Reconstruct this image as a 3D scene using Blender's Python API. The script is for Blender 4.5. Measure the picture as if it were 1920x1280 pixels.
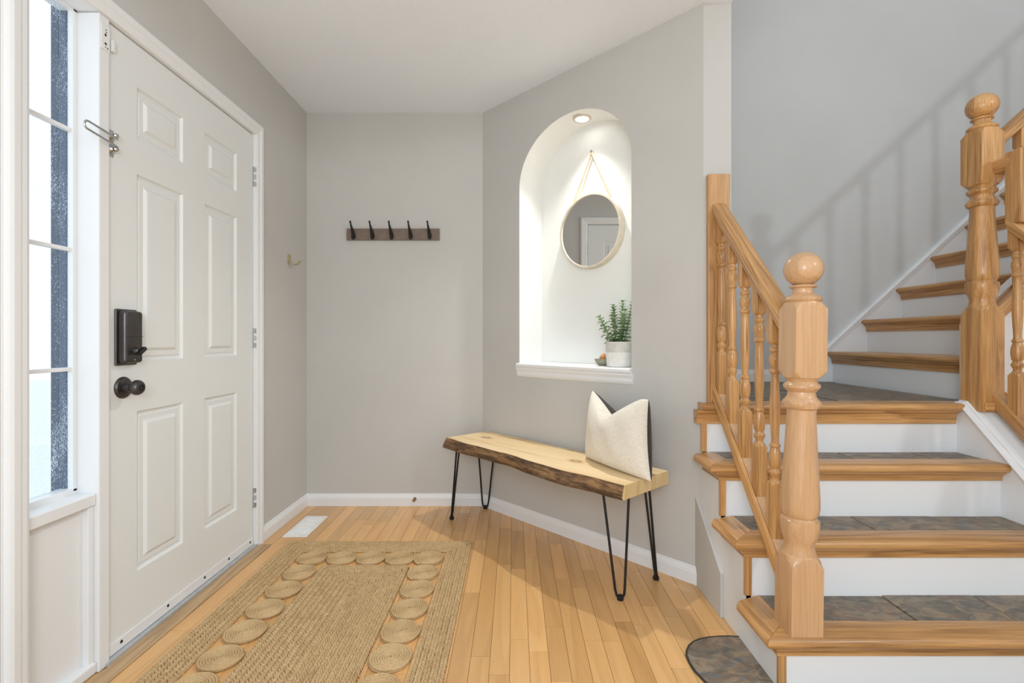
import bpy, bmesh, math, random
from mathutils import Vector, Matrix
random.seed(7)
PI = math.pi
for o in list(bpy.data.objects): bpy.data.objects.remove(o)
S = bpy.context.scene
COL = S.collection

# ------------------------------------------------------------------ camera
CZ = 1.0357
F = 920.0                                   # focal length in pixels of the 1920 wide frame
cam_d = bpy.data.cameras.new('camera'); cam = bpy.data.objects.new('camera', cam_d); COL.objects.link(cam)
cam_d.sensor_width = 36; cam_d.lens = 36 * F / 1920
cam_d.shift_x = -5 / 1920; cam_d.shift_y = -5 / 1920
cam_d.clip_start = 0.02
cam.location = (0, 0, CZ); cam.rotation_euler = (PI / 2, 0, 0)
S.camera = cam

# ------------------------------------------------------------------ world, lamps, exposure
W = bpy.data.worlds.new('overcast'); S.world = W; W.use_nodes = True
bg = W.node_tree.nodes['Background']
bg.inputs[0].default_value = (0.86, 0.93, 1.0, 1); bg.inputs[1].default_value = 1.15
S.view_settings.view_transform = 'Standard'
try: S.view_settings.look = 'None'
except Exception: pass
S.view_settings.exposure = 0.38; S.view_settings.gamma = 1
S.view_settings.use_curve_mapping = False

def light(name, kind, loc, energy, color=(1, 1, 1), size=0.3, target=None, spot=None, blend=0.5):
    d = bpy.data.lights.new(name, kind); d.energy = energy; d.color = color
    if kind == 'AREA': d.size = size
    else: d.shadow_soft_size = size
    if spot: d.spot_size = spot; d.spot_blend = blend
    o = bpy.data.objects.new(name, d); COL.objects.link(o); o.location = loc
    if target is not None:
        o.rotation_euler = (Vector(target) - Vector(loc)).to_track_quat('-Z', 'Y').to_euler()
    return o
# the hall lamp of the two-storey stairwell (behind the camera, to the right)
light('hall_lamp', 'POINT', (3.05, -1.2, 2.69), 66, (0.90, 0.96, 1.0), 0.09)
# unseen fill light added behind the camera to brighten the foyer and ceiling
light('fill_light', 'POINT', (-0.1, -0.55, 1.40), 58, (0.86, 0.94, 1.0), 0.35)

# ------------------------------------------------------------------ materials
def newmat(name):
    m = bpy.data.materials.new(name); m.use_nodes = True
    nt = m.node_tree; b = nt.nodes['Principled BSDF']
    return m, nt, b
def node(nt, t, **kw):
    n = nt.nodes.new(t)
    for k, v in kw.items(): setattr(n, k, v)
    return n
def lk(nt, a, b): nt.links.new(a, b)
def srgb(r, g, b):
    f = lambda c: ((c / 255 + .055) / 1.055) ** 2.4 if c / 255 > .04045 else c / 255 / 12.92
    return (f(r), f(g), f(b), 1)
def ramp(nt, stops, fac):
    r = node(nt, 'ShaderNodeValToRGB'); e = r.color_ramp.elements
    while len(e) > 1: e.remove(e[-1])
    e[0].position = stops[0][0]; e[0].color = stops[0][1]
    for p, c in stops[1:]:
        q = e.new(p); q.color = c
    lk(nt, fac, r.inputs[0]); return r.outputs[0]
def bump(nt, b, h, strength=.2, dist=.01):
    n = node(nt, 'ShaderNodeBump'); n.inputs['Strength'].default_value = strength; n.inputs['Distance'].default_value = dist
    lk(nt, h, n.inputs['Height']); lk(nt, n.outputs[0], b.inputs['Normal'])
def coords(nt, scale, rand=True, rot=None):
    tc = node(nt, 'ShaderNodeTexCoord'); out = tc.outputs['Object']
    if rand:
        oi = node(nt, 'ShaderNodeObjectInfo'); m = node(nt, 'ShaderNodeVectorMath', operation='SCALE')
        cv = node(nt, 'ShaderNodeCombineXYZ')
        for i in range(3): lk(nt, oi.outputs['Random'], cv.inputs[i])
        lk(nt, cv.outputs[0], m.inputs[0]); m.inputs['Scale'].default_value = 13.7
        a = node(nt, 'ShaderNodeVectorMath', operation='ADD'); lk(nt, out, a.inputs[0]); lk(nt, m.outputs[0], a.inputs[1]); out = a.outputs[0]
    if rot:
        rn = node(nt, 'ShaderNodeMapping'); rn.inputs['Rotation'].default_value = rot; lk(nt, out, rn.inputs[0]); out = rn.outputs[0]
    mp = node(nt, 'ShaderNodeMapping'); mp.inputs['Scale'].default_value = scale; lk(nt, out, mp.inputs[0])
    return mp.outputs[0]
def noise(nt, vec, scale, detail=4, rough=.5, dist=0):
    n = node(nt, 'ShaderNodeTexNoise'); n.inputs['Scale'].default_value = scale; n.inputs['Detail'].default_value = detail
    n.inputs['Roughness'].default_value = rough; n.inputs['Distortion'].default_value = dist
    lk(nt, vec, n.inputs['Vector']); return n.outputs['Fac']
def mixc(nt, fac, a, b, mode='MIX'):
    n = node(nt, 'ShaderNodeMix', data_type='RGBA', blend_type=mode)
    for s, v in ((n.inputs[0], fac), (n.inputs[6], a), (n.inputs[7], b)):
        if hasattr(v, 'links') or hasattr(v, 'is_linked'): lk(nt, v, s)
        else: s.default_value = v
    return n.outputs[2]
def mathn(nt, op, a, b=None):
    n = node(nt, 'ShaderNodeMath', operation=op)
    for i, v in enumerate((a, b)):
        if v is None: continue
        if hasattr(v, 'is_linked'): lk(nt, v, n.inputs[i])
        else: n.inputs[i].default_value = v
    return n.outputs[0]

def paint(name, col, rough=.6, var=.03, bsc=180, bst=.06, spec=.4):
    m, nt, b = newmat(name)
    v = coords(nt, (1, 1, 1), False)
    n = noise(nt, v, 2.2, 3)
    c1 = tuple(c * (1 - var) for c in col[:3]) + (1,); c2 = tuple(min(1, c * (1 + var)) for c in col[:3]) + (1,)
    lk(nt, ramp(nt, [(.3, c1), (.7, c2)], n), b.inputs['Base Color'])
    b.inputs['Roughness'].default_value = rough; b.inputs['Specular IOR Level'].default_value = spec
    if bst: bump(nt, b, noise(nt, v, bsc, 2), bst, .004)
    return m
def plain(name, col, rough=.5, metal=0, spec=.5):
    m, nt, b = newmat(name)
    v = coords(nt, (1, 1, 1))
    n = noise(nt, v, 30, 3)
    c1 = tuple(c * .92 for c in col[:3]) + (1,); c2 = tuple(min(1, c * 1.06) for c in col[:3]) + (1,)
    lk(nt, ramp(nt, [(.35, c1), (.65, c2)], n), b.inputs['Base Color'])
    b.inputs['Roughness'].default_value = rough; b.inputs['Metallic'].default_value = metal; b.inputs['Specular IOR Level'].default_value = spec
    return m
def wood(name, axis, light_c, mid_c, dark_c, rough=.35, ringscale=9, fine=1.0, coat=.25, tint=.10, grainmix=.68, rot=None):
    m, nt, b = newmat(name)
    s = [1, 1, 1]; s[axis] = .07
    v = coords(nt, s, True, rot)
    wn = noise(nt, v, ringscale, 2, .5, .6)
    r1 = mathn(nt, 'FRACT', mathn(nt, 'MULTIPLY', wn, 7.0))
    base = ramp(nt, [(0, light_c), (.45, mid_c), (.82, dark_c), (.9, mid_c), (1, light_c)], r1)
    s2 = [1, 1, 1]; s2[axis] = .025
    v2 = coords(nt, s2, True, rot)
    fn = noise(nt, v2, 240, 3, .6)
    pores = ramp(nt, [(.40, dark_c), (.55, light_c)], fn)
    c = mixc(nt, .42 * fine, base, pores)
    soft = ramp(nt, [(.3, mid_c), (.7, light_c)], noise(nt, v, 3.0, 2))
    c = mixc(nt, 1 - grainmix, c, soft)
    oi = node(nt, 'ShaderNodeObjectInfo')
    hs = node(nt, 'ShaderNodeHueSaturation')
    mr = node(nt, 'ShaderNodeMapRange'); mr.inputs[3].default_value = 1 - tint; mr.inputs[4].default_value = 1 + tint * .8
    lk(nt, oi.outputs['Random'], mr.inputs[0]); lk(nt, mr.outputs[0], hs.inputs['Value'])
    lk(nt, c, hs.inputs['Color']); lk(nt, hs.outputs[0], b.inputs['Base Color'])
    b.inputs['Roughness'].default_value = rough; b.inputs['Coat Weight'].default_value = coat; b.inputs['Coat Roughness'].default_value = .18
    bump(nt, b, fn, .05, .002)
    return m

M = {}
M['wall'] = paint('greige_wall_paint', srgb(201, 199, 195), .65)
M['stairwall'] = paint('stairwell_wall_paint', srgb(199, 199, 197), .65)
M['white'] = paint('white_trim_paint', srgb(236, 237, 238), .38, .012, 60, .03)
M['door'] = paint('white_door_paint', srgb(232, 234, 233), .4, .012, 90, .03)
M['niche'] = paint('white_niche_paint', srgb(240, 241, 238), .6, .01)
M['ceiling'] = paint('ceiling_paint', srgb(240, 246, 255), .8, .012, 140, .35)
OL, OM, OD = srgb(214, 166, 108), srgb(192, 140, 82), srgb(118, 74, 38)
for i, a in enumerate('xyz'):
    M['oak_' + a] = wood('oak_grain_' + a, i, OL, OM, OD)
M['oak_slope_y'] = wood('oak_grain_slope_y', 1, OL, OM, OD, rot=(-math.atan(.95), 0, 0))
M['oak_slope_x'] = wood('oak_grain_slope_x', 0, OL, OM, OD, rot=(0, math.atan(.91), 0))
NL, NM, ND_ = srgb(212, 172, 130), srgb(198, 156, 114), srgb(158, 114, 76)
M['newel'] = wood('pale_oak_newel', 2, NL, NM, ND_, tint=.02, grainmix=.4)
M['plank'] = wood('maple_plank', 1, srgb(230, 184, 124), srgb(216, 164, 102), srgb(180, 126, 74), .3, 5, .7, .3, .15, .30)
M['subfloor'] = wood('maple_floor_far', 1, srgb(236, 195, 138), srgb(226, 178, 116), srgb(190, 140, 86), .3, 5, .6, .3, 0, .45)
M['greywood'] = wood('worn_threshold_wood', 1, srgb(206, 174, 132), srgb(184, 150, 110), srgb(130, 104, 78), .5, 8, 1, .05, .02, .6)
M['pine_e'] = wood('pine_endgrain', 2, srgb(238, 212, 160), srgb(230, 200, 142), srgb(200, 160, 100), .6, 5, .5, 0, .01, .5)
M['gap'] = plain('floor_joint_shadow_wood', srgb(120, 80, 44), .7)
M['black'] = plain('black_metal', srgb(22, 22, 23), .45, .2)
M['rubber'] = plain('black_rubber', srgb(18, 18, 18), .8)
M['bronze'] = plain('dark_bronze', srgb(84, 80, 80), .36, .8)
M['steel'] = plain('brushed_steel', srgb(190, 190, 190), .28, 1)
M['brass'] = plain('pale_brass', srgb(200, 190, 150), .3, .8)
M['darkbrass'] = plain('aged_brass', srgb(140, 110, 70), .35, .9)
M['rail'] = plain('espresso_brown_board', srgb(122, 106, 92), .55)
M['grout'] = plain('dark_grout', srgb(62, 58, 52), .9)
M['screw'] = plain('dark_screw', srgb(50, 46, 42), .5, .6)
M['sill_metal'] = plain('grey_aluminium', srgb(190, 194, 196), .45, .3)
M['mirrorframe'] = plain('beige_mirror_frame', srgb(214, 203, 184), .55)
M['pot'] = plain('white_ceramic', srgb(236, 234, 228), .6)
M['pot_band'] = plain('grey_ceramic', srgb(214, 211, 205), .6)
M['bowl'] = plain('grey_stoneware', srgb(150, 148, 128), .5)
M['cone'] = plain('orange_shell', srgb(200, 140, 84), .6)
M['soil'] = plain('dark_soil', srgb(40, 34, 28), .9)
M['stem'] = plain('green_stem', srgb(98, 122, 76), .6)
M['bluedark'] = plain('wet_navy_frame', srgb(58, 74, 100), .35)
M['bluegrey'] = plain('wet_blue_grey_frame', srgb(70, 86, 112), .35)
M['snow'] = plain('pale_porch_concrete', srgb(236, 236, 238), .9)
M['brick'] = plain('pale_brick', srgb(222, 205, 196), .9)
M['kick'] = plain('white_plastic', srgb(238, 238, 236), .45)

def mk_mirror():
    m, nt, b = newmat('mirror_glass'); b.inputs['Metallic'].default_value = 1; b.inputs['Roughness'].default_value = .015
    b.inputs['Base Color'].default_value = (.82, .84, .84, 1); return m
M['mirror'] = mk_mirror()
def mk_glass():
    m, nt, b = newmat('rain_spotted_glass')
    out = nt.nodes['Material Output']
    tr = node(nt, 'ShaderNodeBsdfTransparent'); tr.inputs[0].default_value = (.93, .97, .98, 1)
    gl = node(nt, 'ShaderNodeBsdfGlossy'); gl.inputs['Roughness'].default_value = .03
    mx = node(nt, 'ShaderNodeMixShader'); mx.inputs[0].default_value = .05
    lk(nt, tr.outputs[0], mx.inputs[1]); lk(nt, gl.outputs[0], mx.inputs[2])
    tl = node(nt, 'ShaderNodeBsdfTranslucent'); tl.inputs[0].default_value = (.85, .93, 1, 1)
    v = coords(nt, (1, 1, .35), False)
    n1 = noise(nt, v, 420, 3, .6); n2 = noise(nt, v, 11, 3, .6)
    th = mathn(nt, 'MULTIPLY', mathn(nt, 'GREATER_THAN', mathn(nt, 'ADD', n1, mathn(nt, 'MULTIPLY', n2, .5)), .88), .55)
    mx2 = node(nt, 'ShaderNodeMixShader'); lk(nt, th, mx2.inputs[0])
    lk(nt, mx.outputs[0], mx2.inputs[1]); lk(nt, tl.outputs[0], mx2.inputs[2])
    lk(nt, mx2.outputs[0], out.inputs['Surface']); return m
M['glass'] = mk_glass()
def mk_emit():
    m, nt, b = newmat('lamp_lens'); b.inputs['Emission Color'].default_value = (1, .97, .9, 1); b.inputs['Emission Strength'].default_value = 12
    return m
M['lens'] = mk_emit()
def mk_slate():
    m, nt, b = newmat('multicolour_slate')
    v = coords(nt, (1, 1.6, 1))
    n1 = noise(nt, v, 5.5, 5, .6, 1.2); n2 = noise(nt, v, 16, 5, .65, .8); n3 = noise(nt, v, 60, 4, .6)
    c = ramp(nt, [(.28, srgb(84, 88, 90)), (.42, srgb(106, 98, 88)), (.50, srgb(128, 118, 102)), (.56, srgb(136, 104, 82)), (.64, srgb(112, 120, 120)), (.8, srgb(96, 96, 92))], n1)
    c2 = ramp(nt, [(.35, srgb(74, 70, 64)), (.5, srgb(118, 112, 100)), (.60, srgb(172, 150, 116)), (.72, srgb(116, 124, 124))], n2)
    c = mixc(nt, .5, c, c2)
    lk(nt, c, b.inputs['Base Color']); b.inputs['Roughness'].default_value = .5
    bump(nt, b, mathn(nt, 'ADD', n2, mathn(nt, 'MULTIPLY', n3, .4)), .35, .008); return m
M['slate'] = mk_slate()
def mk_jute():
    m, nt, b = newmat('jute_braid')
    v = coords(nt, (1, 1, 1))
    n1 = noise(nt, v, 9, 3, .6); n2 = noise(nt, v, 330, 3, .7)
    c = ramp(nt, [(.3, srgb(184, 150, 106)), (.5, srgb(206, 174, 128)), (.7, srgb(220, 190, 144))], n1)
    c2 = ramp(nt, [(.34, srgb(126, 94, 58)), (.5, srgb(206, 174, 128)), (.66, srgb(236, 212, 170))], n2)
    gi = node(nt, 'ShaderNodeNewGeometry')
    c3 = ramp(nt, [(0, srgb(150, 116, 78)), (.4, srgb(192, 160, 118)), (1, srgb(216, 188, 146))], gi.outputs['Random Per Island'])
    lk(nt, mixc(nt, .22, mixc(nt, .5, c, c2), c3), b.inputs['Base Color']); b.inputs['Roughness'].default_value = .9; b.inputs['Specular IOR Level'].default_value = .15
    bump(nt, b, n2, .5, .004); return m
M['jute'] = mk_jute()
M['jute_dark'] = plain('shaded_jute_backing', srgb(122, 92, 58), .95, 0, .1)  # darker jute paints the crevice shade between the braids
def mk_fabric(name, ca, cb, sc=900):
    m, nt, b = newmat(name)
    tc = node(nt, 'ShaderNodeTexCoord')
    va = coords(nt, (1, 1, .08)); vb = coords(nt, (.08, .08, 1))
    w = mathn(nt, 'ADD', noise(nt, va, sc, 2), noise(nt, vb, sc, 2))
    lk(nt, ramp(nt, [(.8 / 2, ca), (1.2 / 2, cb)], mathn(nt, 'MULTIPLY', w, .5)), b.inputs['Base Color'])
    b.inputs['Roughness'].default_value = .9; b.inputs['Specular IOR Level'].default_value = .1; b.inputs['Sheen Weight'].default_value = .15
    bump(nt, b, w, .15, .002); return m
M['linen'] = mk_fabric('cream_linen', srgb(222, 212, 196), srgb(244, 238, 226))
M['charcoal'] = mk_fabric('charcoal_velvet', srgb(58, 52, 50), srgb(78, 72, 70))
def mk_rope():
    m, nt, b = newmat('twisted_rope')
    lk(nt, ramp(nt, [(.3, srgb(196, 172, 138)), (.7, srgb(228, 208, 178))], noise(nt, coords(nt, (1, 1, 1)), 160, 2)), b.inputs['Base Color'])
    b.inputs['Roughness'].default_value = .9; return m
M['rope'] = mk_rope()
def mk_leaf():
    m, nt, b = newmat('grey_green_leaf')
    lk(nt, ramp(nt, [(.3, srgb(112, 146, 104)), (.5, srgb(160, 186, 140)), (.7, srgb(206, 220, 178))], noise(nt, coords(nt, (1, 1, 1)), 38, 3)), b.inputs['Base Color'])
    b.inputs['Roughness'].default_value = .55; return m
M['leaf'] = mk_leaf()
def mk_bark():
    m, nt, b = newmat('live_edge_bark')
    v = coords(nt, (.35, 1, 2.2), False)
    n1 = noise(nt, v, 16, 5, .7, .6); n2 = noise(nt, v, 70, 4, .7)
    c = ramp(nt, [(.34, srgb(48, 36, 28)), (.47, srgb(86, 64, 46)), (.55, srgb(140, 104, 68)), (.66, srgb(186, 146, 98)), (.8, srgb(70, 54, 40))], n1)
    c2 = ramp(nt, [(.35, srgb(40, 30, 24)), (.6, srgb(156, 116, 76))], n2)
    lk(nt, mixc(nt, .4, c, c2), b.inputs['Base Color']); b.inputs['Roughness'].default_value = .8
    bump(nt, b, mathn(nt, 'ADD', n1, n2), .8, .012); return m
M['bark'] = mk_bark()
def mk_pine():
    # bench top: local x runs along the slab; two knots
    m, nt, b = newmat('pine_slab')
    tc = node(nt, 'ShaderNodeTexCoord')
    sep = node(nt, 'ShaderNodeSeparateXYZ'); lk(nt, tc.outputs['Object'], sep.inputs[0])
    v = coords(nt, (.09, 1, 1), False)
    wn = noise(nt, v, 7, 2, .5, .4)
    r1 = mathn(nt, 'FRACT', mathn(nt, 'MULTIPLY', wn, 6))
    base = ramp(nt, [(0, srgb(246, 220, 176)), (.6, srgb(240, 210, 162)), (.85, srgb(226, 190, 136)), (1, srgb(246, 220, 176))], r1)
    for kx, ky in KNOTS:
        dx = mathn(nt, 'MULTIPLY', mathn(nt, 'SUBTRACT', sep.outputs[0], kx), .75)
        dy = mathn(nt, 'MULTIPLY', mathn(nt, 'SUBTRACT', sep.outputs[1], ky), 1.25)
        d = mathn(nt, 'SQRT', mathn(nt, 'ADD', mathn(nt, 'MULTIPLY', dx, dx), mathn(nt, 'MULTIPLY', dy, dy)))
        k = ramp(nt, [(0, (.9, .9, .9, 1)), (.006, (.35, .35, .35, 1)), (.011, (.25, .25, .25, 1)), (.016, (.95, .95, .95, 1)), (.02, (.85, .85, .85, 1)), (.026, (.3, .3, .3, 1)), (.05, (0, 0, 0, 1))], d)
        base = mixc(nt, k, base, srgb(158, 112, 62))
    lk(nt, base, b.inputs['Base Color']); b.inputs['Roughness'].default_value = .5
    bump(nt, b, noise(nt, coords(nt, (.05, 1, 1), False), 200, 2), .05, .002); return m

# ------------------------------------------------------------------ mesh helpers
BASE = {}
def basis(o):
    while o is not None:
        if o in BASE: return BASE[o]
        o = o.parent
    return Vector((0, 0, 0))
class MB:
    def __init__(s): s.v = []; s.f = []
    def add(s, vs, fs):
        n = len(s.v); s.v += [tuple(v) for v in vs]; s.f += [tuple(i + n for i in f) for f in fs]; return s
    def box(s, x0, x1, y0, y1, z0, z1):
        return s.add([(x0,y0,z0),(x1,y0,z0),(x1,y1,z0),(x0,y1,z0),(x0,y0,z1),(x1,y0,z1),(x1,y1,z1),(x0,y1,z1)],
                     [(0,3,2,1),(4,5,6,7),(0,1,5,4),(1,2,6,5),(2,3,7,6),(3,0,4,7)])
    def loft(s, rings, caps=True, closed=True):
        n = len(rings[0]); vs = [p for r in rings for p in r]; fs = []
        for k in range(len(rings) - 1):
            for i in range(n if closed else n - 1):
                j = (i + 1) % n
                fs.append((k*n+i, k*n+j, (k+1)*n+j, (k+1)*n+i))
        if caps:
            fs.append(tuple(reversed(range(n)))); fs.append(tuple((len(rings)-1)*n + i for i in range(n)))
        return s.add(vs, fs)
    def prism(s, a, b): return s.loft([a, b])
    def tube(s, path, r, n=8, caps=True):
        rs = []; P = [Vector(p) for p in path]
        up = None
        for i, p in enumerate(P):
            t = (P[min(i+1, len(P)-1)] - P[max(i-1, 0)]).normalized()
            if up is None:
                up = t.orthogonal().normalized()
            else:
                up = (up - t * up.dot(t)).normalized()
            sd = t.cross(up); rr = r[i] if isinstance(r, (list, tuple)) else r
            rs.append([tuple(p + (up * math.cos(2*PI*k/n) + sd * math.sin(2*PI*k/n)) * rr) for k in range(n)])
        return s.loft(rs, caps)
    def lathe(s, prof, c, n=32, axis=Vector((0, 0, 1)), caps=True):
        ax = Vector(axis).normalized(); e1 = ax.orthogonal().normalized(); e2 = ax.cross(e1); c = Vector(c)
        rs = [[tuple(c + ax * z + (e1 * math.cos(2*PI*k/n) + e2 * math.sin(2*PI*k/n)) * max(r, 1e-5)) for k in range(n)] for z, r in prof]
        return s.loft(rs, caps)
    def post(s, prof, half, cx, cy, n=48):
        # turned post: a square section cut by a surface of revolution; prof = (z, radius)
        rs = []
        for z, r in prof:
            ring = []
            for k in range(n):
                a = 2*PI*k/n + PI/4
                q = half / max(abs(math.cos(a)), abs(math.sin(a)))
                q = min(q, r); ring.append((cx + q*math.cos(a), cy + q*math.sin(a), z))
            rs.append(ring)
        return s.loft(rs)
    def xform(s, fn): s.v = [tuple(fn(Vector(p))) for p in s.v]; return s
    def mesh(s, name):
        me = bpy.data.meshes.new(name); me.from_pydata(s.v, [], s.f); me.update()
        bm = bmesh.new(); bm.from_mesh(me); bmesh.ops.recalc_face_normals(bm, faces=bm.faces); bm.to_mesh(me); bm.free()
        return me
    def build(s, name, mat, parent=None, smooth=False, bevel=0, seg=2, angle=35, at=None):
        base = Vector(at) if at is not None else basis(parent)
        s.v = [tuple(Vector(p) - base) for p in s.v]
        me = s.mesh(name); me.materials.append(M[mat] if isinstance(mat, str) else mat)
        if smooth:
            me.shade_smooth(); me.set_sharp_from_angle(angle=math.radians(angle))
        o = bpy.data.objects.new(name, me); COL.objects.link(o)
        if parent is not None:
            o.parent = parent
            if at is not None: o.location = base - basis(parent)
        elif at is not None: o.location = base; BASE[o] = base
        if bevel:
            md = o.modifiers.new('bevel', 'BEVEL'); md.width = bevel; md.segments = seg; md.limit_method = 'ANGLE'; md.angle_limit = math.radians(40)
            md.harden_normals = False
        return o
def tag(o, label, cat, group=None):
    o['label'] = label; o['category'] = cat
    if group: o['group'] = group
    return o
def struct(o, label=None):
    o['kind'] = 'structure'
    if label: o['label'] = label
    return o
def thing(name, loc, label, cat, group=None):
    o = bpy.data.objects.new(name, None); COL.objects.link(o); o.location = loc; BASE[o] = Vector(loc); o.empty_display_size = .05
    return tag(o, label, cat, group)
def sempty(name, loc, label=None):
    o = bpy.data.objects.new(name, None); COL.objects.link(o); o.location = loc; BASE[o] = Vector(loc); o.empty_display_size = .05
    return struct(o, label)
def box(name, mat, parent, x0, x1, y0, y1, z0, z1, bevel=0, **kw):
    return MB().box(x0, x1, y0, y1, z0, z1).build(name, mat, parent, bevel=bevel, **kw)

# ------------------------------------------------------------------ main dimensions
H = 2.44; YB = 3.052; XL = -1.294
A = Vector((-0.199, YB, 0)); B = Vector((0.789, 2.052, 0))
U = (B - A).normalized(); N = Vector((-U.y, U.x, 0))            # N points into the niche wall
LEN = (B - A).length
def wl(u, w, z): return A + U * u + N * w + Vector((0, 0, z))   # niche wall coordinates
XS = 0.777                                                       # left side of the stairs
XSR = 1.84                                                       # right skirt of the stairs
XE = 0.906                                                       # right face of the wall end
R = [0, 1.446, 1.656, 1.858, 2.042]                              # riser planes
Z = [0, .172, .367, .567, .770]                                  # tread heights

# ------------------------------------------------------------------ floor with planks
fl = MB().box(-1.6, 4.2, -2.6, YB + .1, -.06, -.003).build('floor', 'subfloor', at=(0, 0, -.06))
struct(fl, 'honey maple strip floor of the foyer')
PW = .0635
lens = [.28, .36, .43, .52, .61, .74]
pm = {}
for L in lens:
    mb = MB().box(-PW/2 + .0007, PW/2 - .0007, 0, L - .0012, -.0028, 0)
    me = mb.mesh('plank'); me.materials.append(M['plank']); pm[L] = me
x = -1.222
nplank = 0
box('underlay', 'gap', fl, -1.225, XS + .02, .8, YB, -.0035, -.0026)
def plank(xc, y0, L, w=PW):
    global nplank
    me = pm.get(L) if w == PW else None
    if me is None:
        mb = MB().box(-w/2 + .0007, w/2 - .0007, 0, L - .0012, -.0028, 0); me = mb.mesh('plank'); me.materials.append(M['plank'])
    o = bpy.data.objects.new('plank', me); COL.objects.link(o); o.parent = fl; o.location = Vector((xc, y0, .0)) - BASE[fl]
    nplank += 1
i = 0
xc = -1.2225 + PW/2
while xc - PW/2 < XS + .01:
    # far end of this strip of boards
    if xc < A.x: ye = YB
    else:
        t = (xc - A.x) / U.x; ye = min(YB, A.y + U.y * t + .03)
    y = .75 + random.random() * .35
    while y < ye:
        L = random.choice(lens)
        if y + L > ye - .12:
            L = ye - y
            plank(xc, y, L); break
        plank(xc, y, L); y += L
    i += 1; xc += PW
# boards between the left wall and the first strip, beside the worn threshold
plank(-1.2525, 2.47, .58, .058)
# slate inset at the foot of the stairs
def gp(px, py, z=0):
    Y = (CZ - z) * F / (py - 635); return Vector(((px - 965) * Y / F, Y, z))
edge = [(1385.8,1195.4),(1366,1194.5),(1347.5,1194.9),(1329,1196.5),(1312.5,1199.8),(1300,1205),(1292,1212),(1288,1221),(1287.4,1229),(1292.8,1243),(1303.8,1260),(1323,1280),(1352,1304),(1390,1326),(1440,1345)]
pts = [gp(*e) for e in edge]
poly = [(p.x, p.y) for p in pts] + [(1.0, 1.27), (2.6, 1.27), (2.6, 1.50), (.79, 1.50), (.79, pts[0].y)]
poly[0] = (.777, pts[0].y)
sl = MB().prism([(a, b, -.004) for a, b in poly], [(a, b, .0045) for a, b in poly]).build('floor_slate_inset', 'slate', at=(.7, 1.5, 0))
struct(sl, 'curved dark slate inset in the wood floor at the foot of the stairs')
rim = [(p.x, p.y, .002) for p in pts]
MB().tube(rim, .0045, 6).build('edging', 'grout', sl, smooth=True)

# ------------------------------------------------------------------ walls and ceiling
def wall(name, mb, mat, label): return struct(mb.build(name, mat), label)
# left wall, with the opening for door and sidelight
OY0, OY1, OZ = 1.235, 2.462, 2.075
mb = MB().box(XL - .14, XL, -2.6, OY0, 0, H).box(XL - .14, XL, OY1, YB + .12, 0, H).box(XL - .14, XL, OY0, OY1, OZ, H)
wl_left = wall('wall_left', mb, 'wall', 'greige wall holding the white front door and sidelight')
wall('wall_back', MB().box(XL, A.x + .12, YB, YB + .12, 0, H), 'wall', 'greige wall with the coat hook rail')
wall('wall_stairwell', MB().box(XE - .05, 5.2, YB, YB + .12, 0, 5.2), 'stairwall', 'tall grey stairwell wall with soft baluster shadows')
# niche wall: front sheet with an arched opening, interior, cut from outline strips
NU0, NU1, NZ0, NZS, NZT, ND = .3223, 1.0609, .885, 1.90, 2.214, .192
uc = (NU0 + NU1) / 2; ua = (NU1 - NU0) / 2
arch = [(uc - ua * math.cos(PI * k / 40), NZS + (NZT - NZS) * math.sin(PI * k / 40)) for k in range(41)]
mb = MB()
def q(pts, m=mb): m.add([wl(*p) for p in pts], [tuple(range(len(pts)))])
q([(0,0,0),(LEN,0,0),(LEN,0,NZ0),(0,0,NZ0)])
q([(0,0,NZ0),(NU0,0,NZ0),(NU0,0,NZS),(0,0,NZS)]); q([(NU1,0,NZ0),(LEN,0,NZ0),(LEN,0,NZS),(NU1,0,NZS)])
q([(0,0,NZS),(NU0,0,NZS),(NU0,0,H),(0,0,H)]); q([(NU1,0,NZS),(LEN,0,NZS),(LEN,0,H),(NU1,0,H)])
for k in range(40):
    (a, b), (c, d) = arch[k], arch[k+1]
    q([(a,0,b),(c,0,d),(c,0,H),(a,0,H)])
# back of the solid
LB = LEN - .21
q([(0,.3,0),(LB,.3,0),(LB,.3,H),(0,.3,H)]); q([(0,0,H),(LB,0,H),(LB,.3,H),(0,.3,H)])
# wall end towards the stairs and the short return of the landing
def flat(a, b, c, d): mb.add([a, b, c, d], [(0,1,2,3)])
TOP = 5.2
flat((B.x, B.y, 0), (XE, B.y, 0), (XE, B.y, TOP), (B.x, B.y, TOP))
flat((XE, B.y, 0), (XE, YB, 0), (XE, YB, TOP), (XE, B.y, TOP))
o = mb.build('wall_diagonal', 'wall', smooth=False); struct(o, 'greige diagonal wall with the arched white niche')
nb = MB()
prof = [(NU0, NZ0)] + arch + [(NU1, NZ0)]
for k in range(len(prof) - 1):
    (a, b), (c, d) = prof[k], prof[k+1]
    nb.add([wl(a,0,b), wl(c,0,d), wl(c,ND,d), wl(a,ND,b)], [(0,1,2,3)])
nb.add([wl(a, ND, b) for a, b in prof], [tuple(range(len(prof)))])
nb.add([wl(NU0,0,NZ0), wl(NU1,0,NZ0), wl(NU1,ND,NZ0), wl(NU0,ND,NZ0)], [(0,1,2,3)])
nb.build('niche_lining', 'niche', o, smooth=True, angle=40)
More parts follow.
